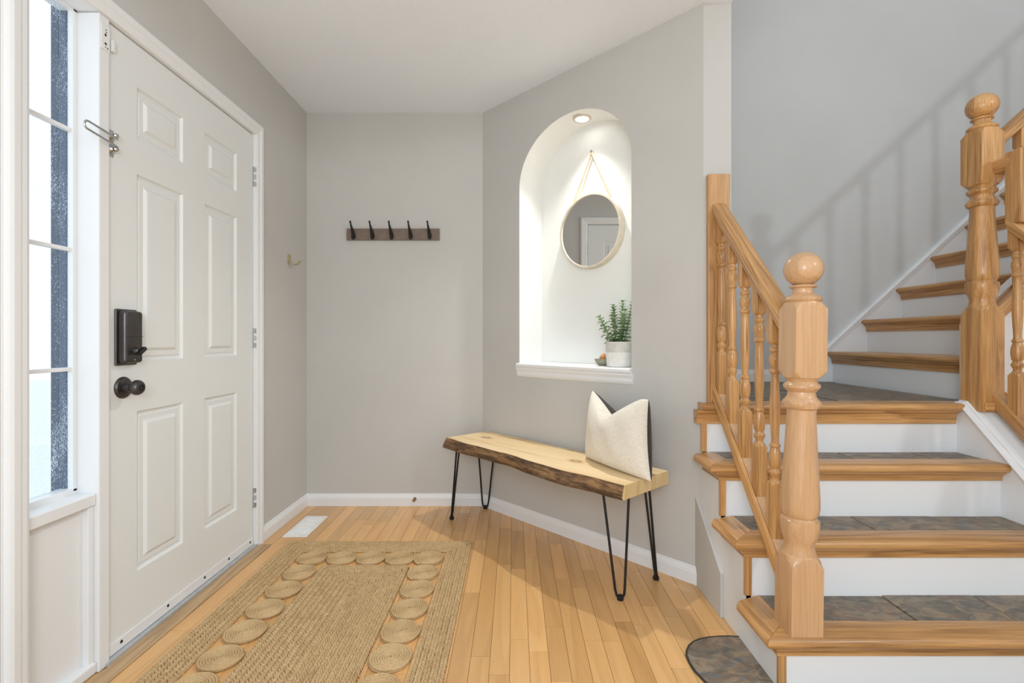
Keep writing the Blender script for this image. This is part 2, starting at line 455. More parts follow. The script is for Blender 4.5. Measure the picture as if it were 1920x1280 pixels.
# niche sill: board and moulding
def wprism(mb, pr, u0, u1):      # profile of (w, z) swept along the wall
    mb.prism([wl(u0, w, z) for w, z in pr], [wl(u1, w, z) for w, z in pr]); return mb
sill = wprism(MB(), [(ND-.004, NZ0+.001), (ND-.004, NZ0+.012), (-.022, NZ0+.012), (-.027, NZ0+.006), (-.027, NZ0-.006), (-.022, NZ0-.012), (.0, NZ0-.012), (.002, NZ0+.001)], NU0 - .004, NU1 + .004)
sill.build('niche_sill', 'white', o, bevel=.0015)
wprism(MB(), [(0, NZ0-.012), (-.02, NZ0-.012), (-.02, NZ0-.02), (-.013, NZ0-.034), (-.012, NZ0-.05), (-.006, NZ0-.062), (0, NZ0-.066)], NU0 - .010, NU1 + .010).build('sill_moulding', 'white', o)
# foyer ceiling, after unseen walls and high ceiling added to dim the stairwell
wall('wall_lightblock_right', MB().box(5.2, 5.32, -2.6, YB + .12, 0, 5.2), 'wall', 'unseen far right wall added to dim the stairwell')
wall('wall_lightblock_front', MB().box(1.3, 5.32, -2.72, -2.6, 0, 5.2), 'wall', 'unseen wall behind the camera, added to darken the right side')
struct(MB().box(XE - .2, 5.32, -2.6, YB + .12, 5.2, 5.32).build('ceiling_lightblock', 'ceiling'), 'unseen high ceiling added to cut sky light on the stairs')
cl = MB().box(XL - .14, XE, -2.6, YB + .12, H, H + .12)
struct(cl.build('ceiling', 'ceiling'), 'flat white stippled foyer ceiling')

# baseboards
BH = .0745
def bprof(): return [(0, 0), (.0125, 0), (.0125, .048), (.0105, .054), (.0105, .057), (.006, .066), (.0055, .072), (.003, BH), (0, BH)]
def baseboard(name, a, b, inward, label, ca=0, cb=0, z0=0):
    a = Vector(a); b = Vector(b); n = Vector(inward).normalized(); d = (b - a).normalized()
    ra = [a + n*o_ + d*(o_*ca) + Vector((0,0,z+z0)) for o_, z in bprof()]; rb = [b + n*o_ - d*(o_*cb) + Vector((0,0,z+z0)) for o_, z in bprof()]
    o = MB().prism(ra, rb).build(name, 'white'); return struct(o, label)
baseboard('baseboard_left', (XL, 2.488, 0), (XL, YB, 0), (1, 0, 0), 'white baseboard between door casing and back corner', 0, 1)
bb = baseboard('baseboard_back', (XL, YB, 0), (A.x, YB, 0), (0, -1, 0), 'white baseboard under the coat hook rail', 1, .41)
baseboard('baseboard_diagonal', A, A + U * (LEN - .012), -N, 'white baseboard behind the bench', .41, 0)
baseboard('baseboard_landing', (XE, YB, 0), (1.62, YB, 0), (0, -1, 0), 'white baseboard on the slate landing', 0, 0, Z[4])

# ------------------------------------------------------------------ front door with sidelight
XD = -1.301                                   # inner face of the door leaf
DY0, DY1, DZ0, DZ1 = 1.566, 2.436, .018, 2.047
door = sempty('door_1', (XD, (DY0 + DY1) / 2, 0), 'white six panel steel front door')
leaf = MB()
# embossed panels: grid of the front face with moulded rings
PY = [(1.690, 1.925), (2.060, 2.296)]; PZ = [(.236, .786), (.958, 1.603), (1.725, 1.903)]
ys = sorted({DY0, DY1, *[v for p in PY for v in p]}); zs = sorted({DZ0, DZ1, *[v for p in PZ for v in p]})
def isp(y0, y1, z0, z1): return (y0, y1) in PY and (z0, z1) in PZ
for i in range(len(ys) - 1):
    for j in range(len(zs) - 1):
        y0, y1, z0, z1 = ys[i], ys[i+1], zs[j], zs[j+1]
        if not isp(y0, y1, z0, z1):
            leaf.add([(XD,y0,z0),(XD,y1,z0),(XD,y1,z1),(XD,y0,z1)], [(0,1,2,3)])
leaf.add([(XD,DY0,DZ0),(XD,DY1,DZ0),(XD,DY1,DZ1),(XD,DY0,DZ1),(XD-.044,DY0,DZ0),(XD-.044,DY1,DZ0),(XD-.044,DY1,DZ1),(XD-.044,DY0,DZ1)],
         [(0,1,5,4),(1,2,6,5),(2,3,7,6),(3,0,4,7),(4,5,6,7)])
leaf = leaf.build('leaf', 'door', door)
for y0, y1 in PY:
    for z0, z1 in PZ:
        p = MB(); rings = []
        for ins, dx in ((0, 0), (.006, -.008), (.013, -.0095), (.018, -.006), (.036, -.0065), (.046, .0005), (.052, .001)):
            rings.append([(XD+dx, y0+ins, z0+ins), (XD+dx, y1-ins, z0+ins), (XD+dx, y1-ins, z1-ins), (XD+dx, y0+ins, z1-ins)])
        p.loft(rings, caps=False); n = len(rings) - 1
        p.f.append(tuple(n*4 + i for i in range(4)))
        p.build('panel', 'door', leaf)
# sweep at the bottom with screws
sw = MB().box(XD, XD + .004, DY0 + .004, DY1 - .002, .016, .052).build('door_sweep', 'white', door, bevel=.001)
for t in (.06, .31, .56, .76, .965):
    y = DY0 + .87 * t
    MB().lathe([(0, .0), (0, .0055), (.002, .005), (.003, .0)], (XD + .0035, y, .038), 12, (1, 0, 0)).build('screw', 'screw', sw, smooth=True)
box('sill_plate', 'sill_metal', door, XL - .10, XL + .012, DY0 - .02, DY1 + .02, 0, .014, .003)
box('threshold_strip', 'greywood', door, XL + .012, -1.2235, 1.20, 2.468, -.002, .004, .001)
# three hinges
for hz in (1.841, 1.040, .246):
    hg = MB().box(XD + .001, XD + .004, DY1 - .001, DY1 + .014, hz - .05, hz + .05).build('hinge', 'sill_metal', door, bevel=.0006)
    for k in range(3):
        zc = hz + (k - 1) * .036
        MB().lathe([(zc - .011, .006), (zc + .011, .006)], (XD + .008, DY1 + .006, 0), 10).build('knuckle', 'steel' if k != 1 else 'sill_metal', hg, smooth=True)
# keypad deadbolt housing
kb = MB().box(XD, XD + .008, 1.592, 1.682, .948, 1.134).build('deadbolt_housing', 'bronze', door, bevel=.012, seg=4)
MB().box(XD + .004, XD + .034, 1.598, 1.676, .955, 1.128).build('cover', 'bronze', kb, bevel=.010, seg=4)
MB().box(XD + .0335, XD + .0345, 1.600, 1.675, 1.0425, 1.0437).build('seam', 'black', kb)
tb = MB().lathe([(0, .013), (.012, .012), (.016, .009)], (XD + .032, 1.640, .995), 20, (1, 0, 0)).build('thumbturn', 'bronze', kb, smooth=True)
tt = MB().box(-.018, .018, -.006, .006, -.007, .009)
tt.xform(lambda p: Vector((XD + .053 + p.z, 1.640 + p.x * .82 - p.y * .57, .995 + p.x * .57 + p.y * .82))).build('thumb_lever', 'black', kb, bevel=.003)
MB().lathe([(0, .003), (.001, .002), (.0012, 0)], (XD + .034, 1.637, .966), 10, (1, 0, 0)).build('screw', 'steel', kb)
# round knob
kn = MB().lathe([(0, .036), (.004, .036), (.009, .032), (.012, .016), (.030, .013), (.032, .016), (.036, .021), (.045, .0255), (.054, .025), (.061, .020), (.063, .012), (.0635, .0)], (XD, 1.628, .874), 36, (1, 0, 0)).build('door_knob', 'bronze', door, smooth=True)
MB().lathe([(.0625, .011), (.0655, .0105), (.0655, .006), (.063, .0055)], (XD, 1.628, .874), 24, (1, 0, 0)).build('lock_button', 'black', kn, smooth=True)
# jambs and casing
fr = MB()
fr.box(XL - .082, XL + .004, 1.523, DY0 - .003, 0, 2.05)                       # mullion between sidelight and door
mull = fr.build('mullion', 'white', door, bevel=.003)
box('jamb', 'white', door, XL - .12, XL + .002, DY1 + .004, OY1, 0, OZ, .002)
box('jamb', 'white', door, XL - .12, XL + .002, OY0, OY1, 2.052, OZ, .002)
def casing(name, pr_fn, a, b):
    return MB().prism(pr_fn(a), pr_fn(b)).build(name, 'white', door)
CP = [(0, 0), (0, .008), (.010, .012), (.026, .0125), (.030, .0165), (.048, .018), (.056, .015), (.058, 0)]     # (offset from opening, thickness)
YR, ZT, YLc = DY1 + .010, 2.054, 1.300
MB().prism([(XL + t, YR + o_, 0) for o_, t in CP], [(XL + t, YR + o_, ZT + o_) for o_, t in CP]).build('casing', 'white', door)
MB().prism([(XL + t, YR + o_, ZT + o_) for o_, t in CP], [(XL + t, YLc - o_, ZT + o_) for o_, t in CP]).build('casing', 'white', door)
# magnetic strike plate on the mullion and the swing bar guard
pl = MB().box(XL + .004, XL + .0065, 1.528, 1.561, 1.943, 2.022).build('strike_plate', 'white', door, bevel=.001)
for yy, zz, rr in ((1.546, 2.008, .002), (1.547, 2.000, .0022), (1.544, 1.991, .004), (1.5445, 1.964, .004), (1.552, 1.952, .0024), (1.544, 1.953, .0018)):
    MB().lathe([(0, rr), (.0006, rr), (.0007, 0)], (XL + .0065, yy, zz), 10, (1, 0, 0)).build('screw_hole', 'screw', pl)
box('latch_bracket', 'white', door, XD, XD + .012, 1.572, 1.586, 1.958, 1.995, .002)
gd = MB().box(XD, XD + .0015, 1.572, 1.590, 1.622, 1.708).build('swing_bar_guard', 'steel', door, bevel=.0006)
for zz in (1.645, 1.688):
    MB().lathe([(0, .016), (.003, .016), (.007, .010), (.014, .007), (.02, .0085), (.024, .006), (.025, 0)], (XD, 1.578, zz), 18, (1, 0, 0)).build('guard_knuckle', 'steel', gd, smooth=True)
pth = []
for k in range(13):
    a = PI/2 + PI*k/12; pth.append((XL + .036, 1.447 + .012*math.cos(a), 1.666 + .012*math.sin(a)))
pth = [(XD + .020, 1.582, 1.679), (XD + .024, 1.572, 1.679)] + pth + [(XD + .024, 1.572, 1.653), (XD + .020, 1.582, 1.653)]
MB().tube(pth, .0032, 8).build('swing_bar', 'steel', gd, smooth=True)

# sidelight window
XG = -1.372; SY0, SY1, SZ0, SZ1 = 1.28, 1.523, .575, 2.045
win = sempty('window_1', (XG, 1.39, SZ0), 'narrow four pane sidelight beside the front door')
for k in range(4):
    z0 = SZ0 + (SZ1 - SZ0) * k / 4; z1 = SZ0 + (SZ1 - SZ0) * (k + 1) / 4
    box('pane', 'glass', win, XG - .003, XG + .003, SY0, SY1 - .012, z0 + .005, z1 - .005)
    if k: box('muntin', 'white', win, XG - .006, XG + .010, SY0, SY1 - .012, z0 - .006, z0 + .006, .002)
box('window_frame', 'white', win, XG - .004, XG + .014, SY1 - .014, SY1, SZ0 - .01, SZ1 + .01, .002)
box('window_frame', 'white', win, XG - .03, XG + .014, SY0 - .014, SY0, SZ0 - .01, SZ1 + .01, .002)
box('window_frame', 'white', win, XG - .03, XG + .014, SY0 - .014, SY1, SZ1, SZ1 + .03, .002)
box('window_frame', 'white', win, XG - .03, XG + .014, SY0 - .014, SY1, SZ0 - .02, SZ0, .002)
box('window_sill', 'white', win, XG - .03, XL - .004, SY0 - .014, SY1, SZ0 - .055, SZ0 - .018, .004)
box('lower_panel', 'white', win, XL - .06, XL - .028, SY0 - .014, SY1, 0, SZ0 - .05)
box('panel_base', 'white', win, XL - .03, XL - .002, SY0 - .014, SY1, 0, .035, .006)
box('panel_stile', 'white', win, XL - .03, XL - .010, SY1 - .022, SY1, .03, SZ0 - .055, .003)
# casing on the near side of the sidelight
nc = MB().prism([(XL + t, YLc - o_, 0) for o_, t in CP], [(XL + t, YLc - o_, ZT + o_) for o_, t in CP]).build('casing', 'white', win)
box('jamb', 'white', win, XL - .12, XL + .001, OY0, SY0 - .012, 0, OZ, .002)
# outside: dark wet frame of the storm door beside the sidelight, porch and a pale brick house across the street
ex = sempty('door_2', (-1.41, 1.53, 0), 'dark wet storm door frame outside the sidelight')
box('frame_post', 'bluedark', ex, -1.431, -1.404, 1.5120, 1.60, 0, 2.2, .003)
box('frame_stop', 'bluegrey', ex, -1.4035, -1.3775, 1.5095, 1.5205, 0, 2.2, .004)
struct(MB().box(-14, XL - .14, -12, 14, -.25, -.15).build('ground', 'snow'), 'pale ground outside')

# ------------------------------------------------------------------ lower stairs
st = thing('staircase', (1.3, 1.75, 0), 'white and oak staircase of four steps with slate treads up to the landing', 'stairs')
YL0 = 2.06
# white side of the stairs
pg = [(R[1], 0)]
for k in range(1, 4): pg += [(R[k], Z[k] - .03), (R[k+1], Z[k] - .03)]
pg += [(R[4], Z[4] - .03), (2.14, Z[4] - .03), (2.14, 0)]
MB().prism([(XS, y, z) for y, z in pg], [(XS + .02, y, z) for y, z in pg]).build('side_panel', 'white', st)
# grey drywall wedge at the foot of the wall end
wg = [(2.10, 0), (1.822, 0), (1.822, .164), (2.10, .386)]
MB().prism([(XS - .013, y, z) for y, z in wg], [(XS, y, z) for y, z in wg]).build('drywall_wedge', 'wall', st, bevel=.0015)
NW, NT, OV, XEO = .10, .03, .042, .725
def bull(w, t, n=6):
    # (outward offset, z below top) profile of a board with half round edge
    r = t / 2; pr = [(0, 0)]
    for k in range(n + 1):
        a = PI/2 - PI * k / n
        pr.append((w - r + r * math.cos(a), -r + r * math.sin(a)))
    pr.append((0, -t)); return pr
def cove(d, h): return [(0, 0), (d, 0), (d, -.006), (d*.72, -.010), (d*.45, -.016), (d*.3, -h*.75), (d*.3, -h), (0, -h)]
tiles_x = [.93, 1.2357, 1.5415, 1.8473]
XR = [0, 2.30, 2.30, 1.895, 1.895]
for k in range(1, 5):
    xr_riser = XSR if k > 1 else 2.25
    if k == 2: xr_riser = XSR
    box('riser', 'white', st, XS + .004, xr_riser, R[k], R[k] + .018, Z[k-1] - .02, Z[k] - .028)
    yf = R[k] - OV; yb = yf + NW
    pr = bull(NW, NT)
    if k < 4:
        xi = XEO + NW                       # inner edge of the return
        tr = MB().prism([(xi - o_, yb - o_, Z[k] + z) for o_, z in pr], [(XR[k] if k == 3 else (2.25 if k == 1 else 2.05), yb - o_, Z[k] + z) for o_, z in pr]).build('tread', 'oak_x', st, smooth=True, angle=45)
        rend = lambda o_: R[k+1] - max(0, o_ - (NW - .052))
        MB().prism([(xi - o_, yb - o_ - .0006 * 0 + .0012, Z[k] + z) for o_, z in pr], [(xi - o_, rend(o_), Z[k] + z) for o_, z in pr]).build('return_nosing', 'oak_y', tr, smooth=True, angle=45)
        # substrate and slate tiles
        xend = XSR if k > 1 else 2.25
        box('substrate', 'grout', tr, xi, xend, yb, R[k+1] + .002, Z[k] - NT, Z[k] - .006)
        off = [0, 0, .03, .10][k]
        xs_ = [xi] + [t + off for t in tiles_x if xi + .03 < t + off < xend - .02] + [xend]
        for a, b in zip(xs_[:-1], xs_[1:]):
            jz = random.uniform(-.002, .0015)
            box('slate_tile', 'slate', tr, a + .002, b - .002, yb + .0015, R[k+1] - .001, Z[k] - .014, Z[k] - .001 + jz, .0015, seg=1)
        cv = cove(.024, .036)
        x0c = XS - .022
        MB().prism([(XS - o_ , R[k] - o_, Z[k] - NT + z) for o_, z in cv], [(XSR + .018 if k == 3 else 2.1, R[k] - o_, Z[k] - NT + z) for o_, z in cv]).build('cove_moulding', 'oak_x', tr)
        MB().prism([(XS - o_, R[k] - o_, Z[k] - NT + z) for o_, z in cv], [(XS - o_, R[k+1] - .02 - o_ * .6, Z[k] - NT + z) for o_, z in cv]).build('cove_moulding', 'oak_y', tr)
    else:
        tr = MB().prism([(XS - .006, yb - o_, Z[k] + z) for o_, z in pr], [(XR[k], yb - o_, Z[k] + z) for o_, z in pr]).build('tread', 'oak_x', st, smooth=True, angle=45)
        cv = cove(.024, .056)
        MB().prism([(XS - .022, R[k] - o_, Z[k] - NT + z) for o_, z in cv], [(XSR - .008, R[k] - o_, Z[k] - NT + z) for o_, z in cv]).build('cove_moulding', 'oak_x', tr)
        box('cove_end', 'oak_x', tr, XS - .021, XS - .001, R[k] + .0005, R[k] + .03, Z[k] - .085, Z[k] - NT - .0005)
    box('corner_strip', 'oak_z', st, XS - .003, XS + .021, R[k] - .006, R[k] + .004, Z[k-1], Z[k] - NT - .03, .001)
# landing: deck with slate tiles
ld = MB().box(XE, 1.95, R[4] + .05, YB, Z[4] - .15, Z[4] - .006).build('landing', 'grout', st)
gx = [XE, 1.08, 1.385, 1.69, 1.948]; gy = [R[4] + .058, 2.36, 2.665, 2.97, YB - .001]
for i in range(4):
    for j in range(4):
        jz = random.uniform(-.0015, .0015)
        box('slate_tile', 'slate', ld, gx[i] + .003, gx[i+1] - .003, gy[j] + .003, gy[j+1] - .003, Z[4] - .014, Z[4] + jz, .002, seg=1)
# right skirt and knee wall with sloped cap
SL = .93
def zsk(y): return .7556 - SL * (2.013 - y)
ybot = 1.17
MB().prism([(XSR, 2.10, 0), (XSR, 2.10, zsk(2.013)), (XSR, 2.013, zsk(2.013)), (XSR, ybot, max(.0, zsk(ybot))), (XSR, ybot, 0)],
           [(1.99, 2.10, 0), (1.99, 2.10, zsk(2.013)), (1.99, 2.013, zsk(2.013)), (1.99, ybot, max(.0, zsk(ybot))), (1.99, ybot, 0)]).build('knee_wall', 'white', st)
cp = [(XSR - .012, 0), (XSR - .012, .006), (XSR - .006, .014), (XSR + .004, .020), (XSR + .012, .020), (XSR + .020, .026), (XSR + .030, .030), (1.99, .030), (1.99, 0)]
MB().prism([(x, 2.05, zsk(2.013) + z) for x, z in cp], [(x, 2.013, zsk(2.013) + z) for x, z in cp]).add([], []).build('cap_moulding', 'white', st)
MB().prism([(x, 2.013, zsk(2.013) + z) for x, z in cp], [(x, ybot, zsk(ybot) + z) for x, z in cp]).build('cap_moulding', 'white', st)

# ------------------------------------------------------------------ upper stairs
X0, RUN, RISE, Z5 = 1.930, .2137, .196, .957
us = thing('staircase', (2.6, 2.6, Z[4]), 'upper flight of oak stairs climbing right along the stairwell wall', 'stairs')
YN, YF = 2.12, YB - .016
for k in range(8):
    xn = X0 + RUN * k; zt = Z5 + RISE * k
    box('riser', 'white', us, xn + .038, xn + .055, YN, YF, zt - RISE - .01, zt - .026)
    pr = bull(.26, .028)
    tr = MB().prism([(xn + .26 - o_, YN, zt + z) for o_, z in pr], [(xn + .26 - o_, YF, zt + z) for o_, z in pr]).build('tread', 'oak_y', us, smooth=True, angle=45)
    cv = cove(.022, .045)
    MB().prism([(xn + .038 - o_, YN, zt - .028 + z) for o_, z in cv], [(xn + .038 - o_, YF, zt - .028 + z) for o_, z in cv]).build('cove_moulding', 'oak_y', tr)
# skirt on the wall: top edge measured on the wall plane
def xw(px): return (px - 965) * YB / F
def zw(py): return CZ + (635 - py) * YB / F
sx0, sz0, sx1, sz1 = xw(1500), zw(690), xw(1819), zw(397.6)
slp = (sz1 - sz0) / (sx1 - sx0); xr = 3.9
szr = sz0 + slp * (xr - sx0)
MB().prism([(sx0, YF, sz0), (sx0, YF, Z[4]), (X0 + .05, YF, Z[4]), (xr, YF, szr - .55), (xr, YF, szr)],
           [(sx0, YB, sz0), (sx0, YB, Z[4]), (X0 + .05, YB, Z[4]), (xr, YB, szr - .55), (xr, YB, szr)]).build('skirt_board', 'white', us)
mp_ = [(0, -.045), (.008, -.045), (.010, -.03), (.014, -.022), (.014, -.010), (.010, 0), (0, 0)]
MB().prism([(sx0, YF - o_, sz0 + z) for o_, z in mp_], [(xr, YF - o_, szr + z) for o_, z in mp_]).build('skirt_moulding', 'white', us)
# near side: closed white stringer with oak shoe
zn0 = 1.10                                    # top of the stringer at the newel
nx = 1.952
for_poly = [(nx - .03, 0), (nx - .03, zn0), (3.9, zn0 + .92 * (3.9 - nx + .03)), (3.9, 0)]
MB().prism([(x, 2.03, z) for x, z in for_poly], [(x, YN, z) for x, z in for_poly]).build('stringer', 'white', us)

# ------------------------------------------------------------------ railings
def fit_profile(pts, z0): return [(z0 + z, r) for z, r in pts]
BAL = [(0, .0), ]
def baluster(parent, cx, cy, zb, zs, ze, zt, half=.0185):
    # zb bottom, zs start of the turning, ze end of the turning, zt top
    L = ze - zs; b = half; big = b * 1.5
    pr = [(zb, big), (zs - .012, big), (zs - .004, b * 1.12), (zs, b * .92), (zs + .006, b * .70)]
    tn = [(.03,.62),(.045,.78),(.060,.92),(.068,.94),(.085,.70),(.095,.66),(.11,.84),(.16,.96),(.20,.92),(.235,.72),(.245,.66),(.252,.80),(.262,.84),(.272,.72),(.28,.60),
          (.30,.58),(.34,.62),(.42,.72),(.50,.78),(.58,.76),(.66,.70),(.74,.62),(.775,.58),(.782,.66),(.79,.84),(.80,.88),(.81,.80),(.82,.66),(.835,.72),(.86,.86),(.885,.90),(.905,.84),(.92,.66),(.93,.62),(.94,.78),(.952,.84),(.964,.76),(.972,.64)]
    pr += [(zs + t * L, b * 1.08 * r) for t, r in tn]
    pr += [(ze - .004, b * .70), (ze, b * .95), (ze + .005, b * 1.15), (ze + .012, big), (zt, big)]
    return MB().post(pr, b, cx, cy, 32).build('baluster', 'oak_z', parent, smooth=True, angle=30)
def newel(parent, cx, cy, zb, z_base, z_blk0, z_blk1, half, mat, lean=0):
    ln = lambda p: Vector((p.x + lean * (p.z - zb), p.y, p.z))
    b = half; big = b * 1.5
    pr = [(zb, big), (z_base - .030, big), (z_base - .012, b * 1.2), (z_base, b * 1.02), (z_base + .004, b * .95), (z_base + .012, b * .93)]
    L = z_blk0 - z_base
    tn = [(.05,.86),(.075,.90),(.11,1.04),(.155,1.14),(.185,1.15),(.20,1.12),(.205,1.0),(.215,.93),(.225,1.0),(.235,1.08),(.27,1.14),(.33,1.13),(.45,1.05),(.60,.95),(.72,.88),(.80,.84),(.825,.86),(.835,1.02),(.85,1.12),(.862,1.14),(.872,1.08),(.885,.95),(.90,.84),(.925,.80),(.935,.92),(.95,1.06),(.965,1.06),(.975,.94),(.985,.86)]
    pr += [(z_base + t * L, b * r) for t, r in tn]
    pr += [(z_blk0, b * .95), (z_blk0 + .004, b * 1.1), (z_blk0 + .016, b * 1.3), (z_blk0 + .022, big), (z_blk1 - .022, big), (z_blk1 - .016, b * 1.3), (z_blk1 - .004, b * 1.1), (z_blk1, b * .98)]
    o = MB().post(pr, b, cx, cy, 64).xform(ln).build('newel_post', mat, parent, smooth=True, angle=30)
    z = z_blk1
    rb = .0535
    fin = [(z - .002, b*.95), (z + .002, b*1.06), (z + .008, b*1.1), (z + .014, b*1.0), (z + .020, b*.8), (z + .026, b*.62), (z + .034, b*.58), (z + .040, b*.62), (z + .043, b*.78), (z + .047, b*.80), (z + .050, b*.70)]
    zc = z + .050 + rb * .88
    for k in range(19):
        a = -PI/2 + .45 + (PI - .45) * k / 18
        fin.append((zc + rb * .96 * math.sin(a), max(.0001, rb * math.cos(a))))
    MB().lathe(fin, (cx, cy, 0), 48).xform(ln).build('ball_finial', mat, o, smooth=True, angle=40)
    return o
RP = [(-.021, 0), (-.026, .003), (-.0275, .010), (-.0275, .016), (-.030, .020), (-.0315, .030), (-.0315, .042), (-.029, .049), (-.022, .054), (0, .057), (.022, .054), (.029, .049), (.0315, .042), (.0315, .030), (.030, .020), (.0275, .016), (.0275, .010), (.026, .003), (.021, 0)]
# --- railing on the left of the lower stairs
lr = thing('stair_railing', (.845, 1.465, Z[1]), 'oak railing with pale ball topped newel at the left of the lower steps', 'railing')
newel(lr, .846, 1.465, Z[1] - .001, .396, .918, 1.146, .0462, 'newel', .015)
hb = MB().box(.800, .889, 2.024, 2.0515, Z[4], 1.7165).build('half_newel', 'oak_z', lr, bevel=.002)
def zr(y): return 1.057 + .949 * (y - 1.516)         # underside of the handrail
MB().prism([(.845 + o_, 1.508, zr(1.508) + z) for o_, z in RP], [(.845 + o_, 2.025, zr(2.025) + z) for o_, z in RP]).build('handrail', 'oak_slope_y', lr, smooth=True, angle=50)
def zs_(y): return .39 + 1.017 * (y - 1.574)          # top of the shoe rail
sp = [(-.045, -.045), (-.045, -.008), (-.040, 0), (-.024, .002), (-.022, -.004), (.022, -.004), (.024, .002), (.040, 0), (.045, -.008), (.045, -.045)]
sp = [(-.030, -.058), (-.030, -.008), (-.027, 0), (-.020, 0), (-.019, -.006), (.019, -.006), (.020, 0), (.027, 0), (.030, -.008), (.030, -.058)]
sh = MB().prism([(.845 + o_, 1.508, zs_(1.508) + z) for o_, z in sp], [(.845 + o_, 2.025, zs_(2.025) + z) for o_, z in sp]).build('shoe_rail', 'oak_slope_y', lr)
by = [2.004, 1.905, 1.800, 1.695, 1.593]
for y in by:
    zstart = .979 + (y - 2.004) * .985
    baluster(lr, .845, y, zs_(y) - .018, zstart, zstart + .447, zr(y) + .012)
yb_ = [2.025] + by + [1.508]
for a, b in zip(yb_[:-1], yb_[1:]):
    y1, y0 = a - .0185 * (a != 2.025), b + .0185 * (b != 1.508)
    MB().prism([(.845 + s, y0, zs_(y0) + z) for s, z in ((-.0185, -.006), (.0185, -.006), (.0185, .002), (-.0185, .002))],
               [(.845 + s, y1, zs_(y1) + z) for s, z in ((-.0185, -.006), (.0185, -.006), (.0185, .002), (-.0185, .002))]).build('fillet', 'newel', sh)
# --- upper newel with the rail along the upper flight
ur = thing('stair_railing', (1.905, 2.0, Z[4]), 'oak railing with ball topped corner newel at the upper flight', 'railing')
newel(ur, 1.905, 2.000, .745, 1.165, 1.655, 1.884, .0462, 'oak_z')
def zu(x): return 1.80 + .90 * (x - 1.95)
MB().prism([(1.948, 2.0 + o_, zu(1.948) + z) for o_, z in RP], [(3.9, 2.0 + o_, zu(3.9) + z) for o_, z in RP]).build('handrail', 'oak_slope_x', ur, smooth=True, angle=50)
def zus(x): return 1.165 + .92 * (x - 1.95)
shu = MB().prism([(1.948, 2.06 + s * .0, zus(1.948) + z) for s, z in ()] or [(1.948, 2.0 + o_, zus(1.948) + z) for o_, z in sp], [(3.9, 2.0 + o_, zus(3.9) + z) for o_, z in sp]).build('shoe_rail', 'oak_slope_x', ur)
for k in range(12):
    x = 2.065 + .165 * k
    zst = zus(x) + .12
    baluster(ur, x, 2.0, zus(x) - .02, zst, zst + .447 * .93, zu(x) + .01)
box('base_moulding', 'oak_x', ur, 1.868, 1.965, 1.944, 1.957, .752, .782, .004)
# --- right railing of the lower stairs with a drop at the newel
rr_ = thing('stair_railing', (1.93, 1.7, .6), 'oak railing with dropped handrail at the right edge of the lower steps', 'railing')
XRR = 1.932
def zrt(y): return .845 + SL * (y - 1.956)             # top of shoe
MB().prism([(XRR + o_, 1.955, zrt(1.955) + z - .02) for o_, z in sp], [(XRR + o_, 1.2, zrt(1.2) + z - .02) for o_, z in sp]).build('shoe_rail', 'oak_slope_y', rr_)
MB().prism([(XRR + o_, 1.956, 1.690 + z) for o_, z in RP], [(XRR + o_, 1.885, 1.690 + z) for o_, z in RP]).build('level_rail', 'oak_y', rr_, smooth=True, angle=50)
box('drop_block', 'oak_z', rr_, XRR - .031, XRR + .031, 1.842, 1.906, 1.475, 1.757, .006)
def zrh(y): return 1.455 + SL * (y - 1.9)
MB().prism([(XRR + o_, 1.90, zrh(1.90) + z) for o_, z in RP], [(XRR + o_, 1.2, zrh(1.2) + z) for o_, z in RP]).build('handrail', 'oak_slope_y', rr_, smooth=True, angle=50)
for k in range(6):
    y = 1.885 - .11 * k
    zst = .905 + SL * (y - 1.885)
    baluster(rr_, XRR, y, zrt(y) - .05, zst, zst + .47, zrh(y) + .02, .0195)

# ------------------------------------------------------------------ bench
KNOTS = [(-.461, .026), (.239, -.008)]
M['pine'] = mk_pine()
fl_ = Vector((-.399, 2.804, 0)); fr_ = Vector((.426, 1.894, 0))
bu = (fr_ - fl_).normalized(); bv = Vector((-bu.y, bu.x, 0))
if bv.y < 0: bv = -bv
bc = (fl_ + fr_) / 2 + bv * .156
BL, BW, ZT_, TH = 1.228, .312, .470, .056
bench = thing('live_edge_bench', (bc.x, bc.y, 0), 'live edge pine bench with bark front and black hairpin legs', 'bench')
bench.rotation_euler = (0, 0, math.atan2(bu.y, bu.x))
def lbuild(mb, name, mat, parent, **kw):       # vertices already local to a rotated thing
    o = mb.build(name, mat, None, **kw); o.parent = parent; return o
# slab: local x along the bench, y to the back
nseg = 48
def fe(t):   # wavy offset of the front top edge
    return .010 * math.sin(t * 5.1 + .8) + .006 * math.sin(t * 13 + 2) + .003 * math.sin(t * 31)
rings = []; front = []; shell = []
for k in range(nseg + 1):
    t = k / nseg; x = -BL/2 + BL * t
    yt = -BW/2 + fe(t); yb2 = yt - .020 - .006 * math.sin(t * 9 + 1)
    ybk = BW/2 + .003 * math.sin(t * 8)
    ft = [(x, yt, ZT_), (x, yt - .008, ZT_ - .012), (x, (yt + yb2)/2 - .006 + .003*math.sin(t*40), ZT_ - .03), (x, yb2, ZT_ - .048), (x, yb2 + .008, ZT_ - TH)]
    rings.append(ft + [(x, ybk, ZT_ - TH), (x, ybk, ZT_)])
    front.append([(p[0], p[1] - .0025 + random.uniform(-.0012, .0012), p[2]) for p in ft])
slab = lbuild(MB().loft(rings), 'slab', 'pine', bench)
front = [[(p[0] + (.0004 if i == 0 else 0), p[1], p[2] + (.0004 if j == 0 else 0)) for j, p in enumerate(r)] for i, r in enumerate(front)]
bk = MB().loft(front, caps=False, closed=False); lbuild(bk, 'bark_edge', 'bark', slab, smooth=True, angle=60)
ends = MB().add([(BL/2 + .0006, p[1], p[2]) for p in rings[-1]], [tuple(range(7))])
lbuild(ends, 'end_grain', 'pine_e', slab)
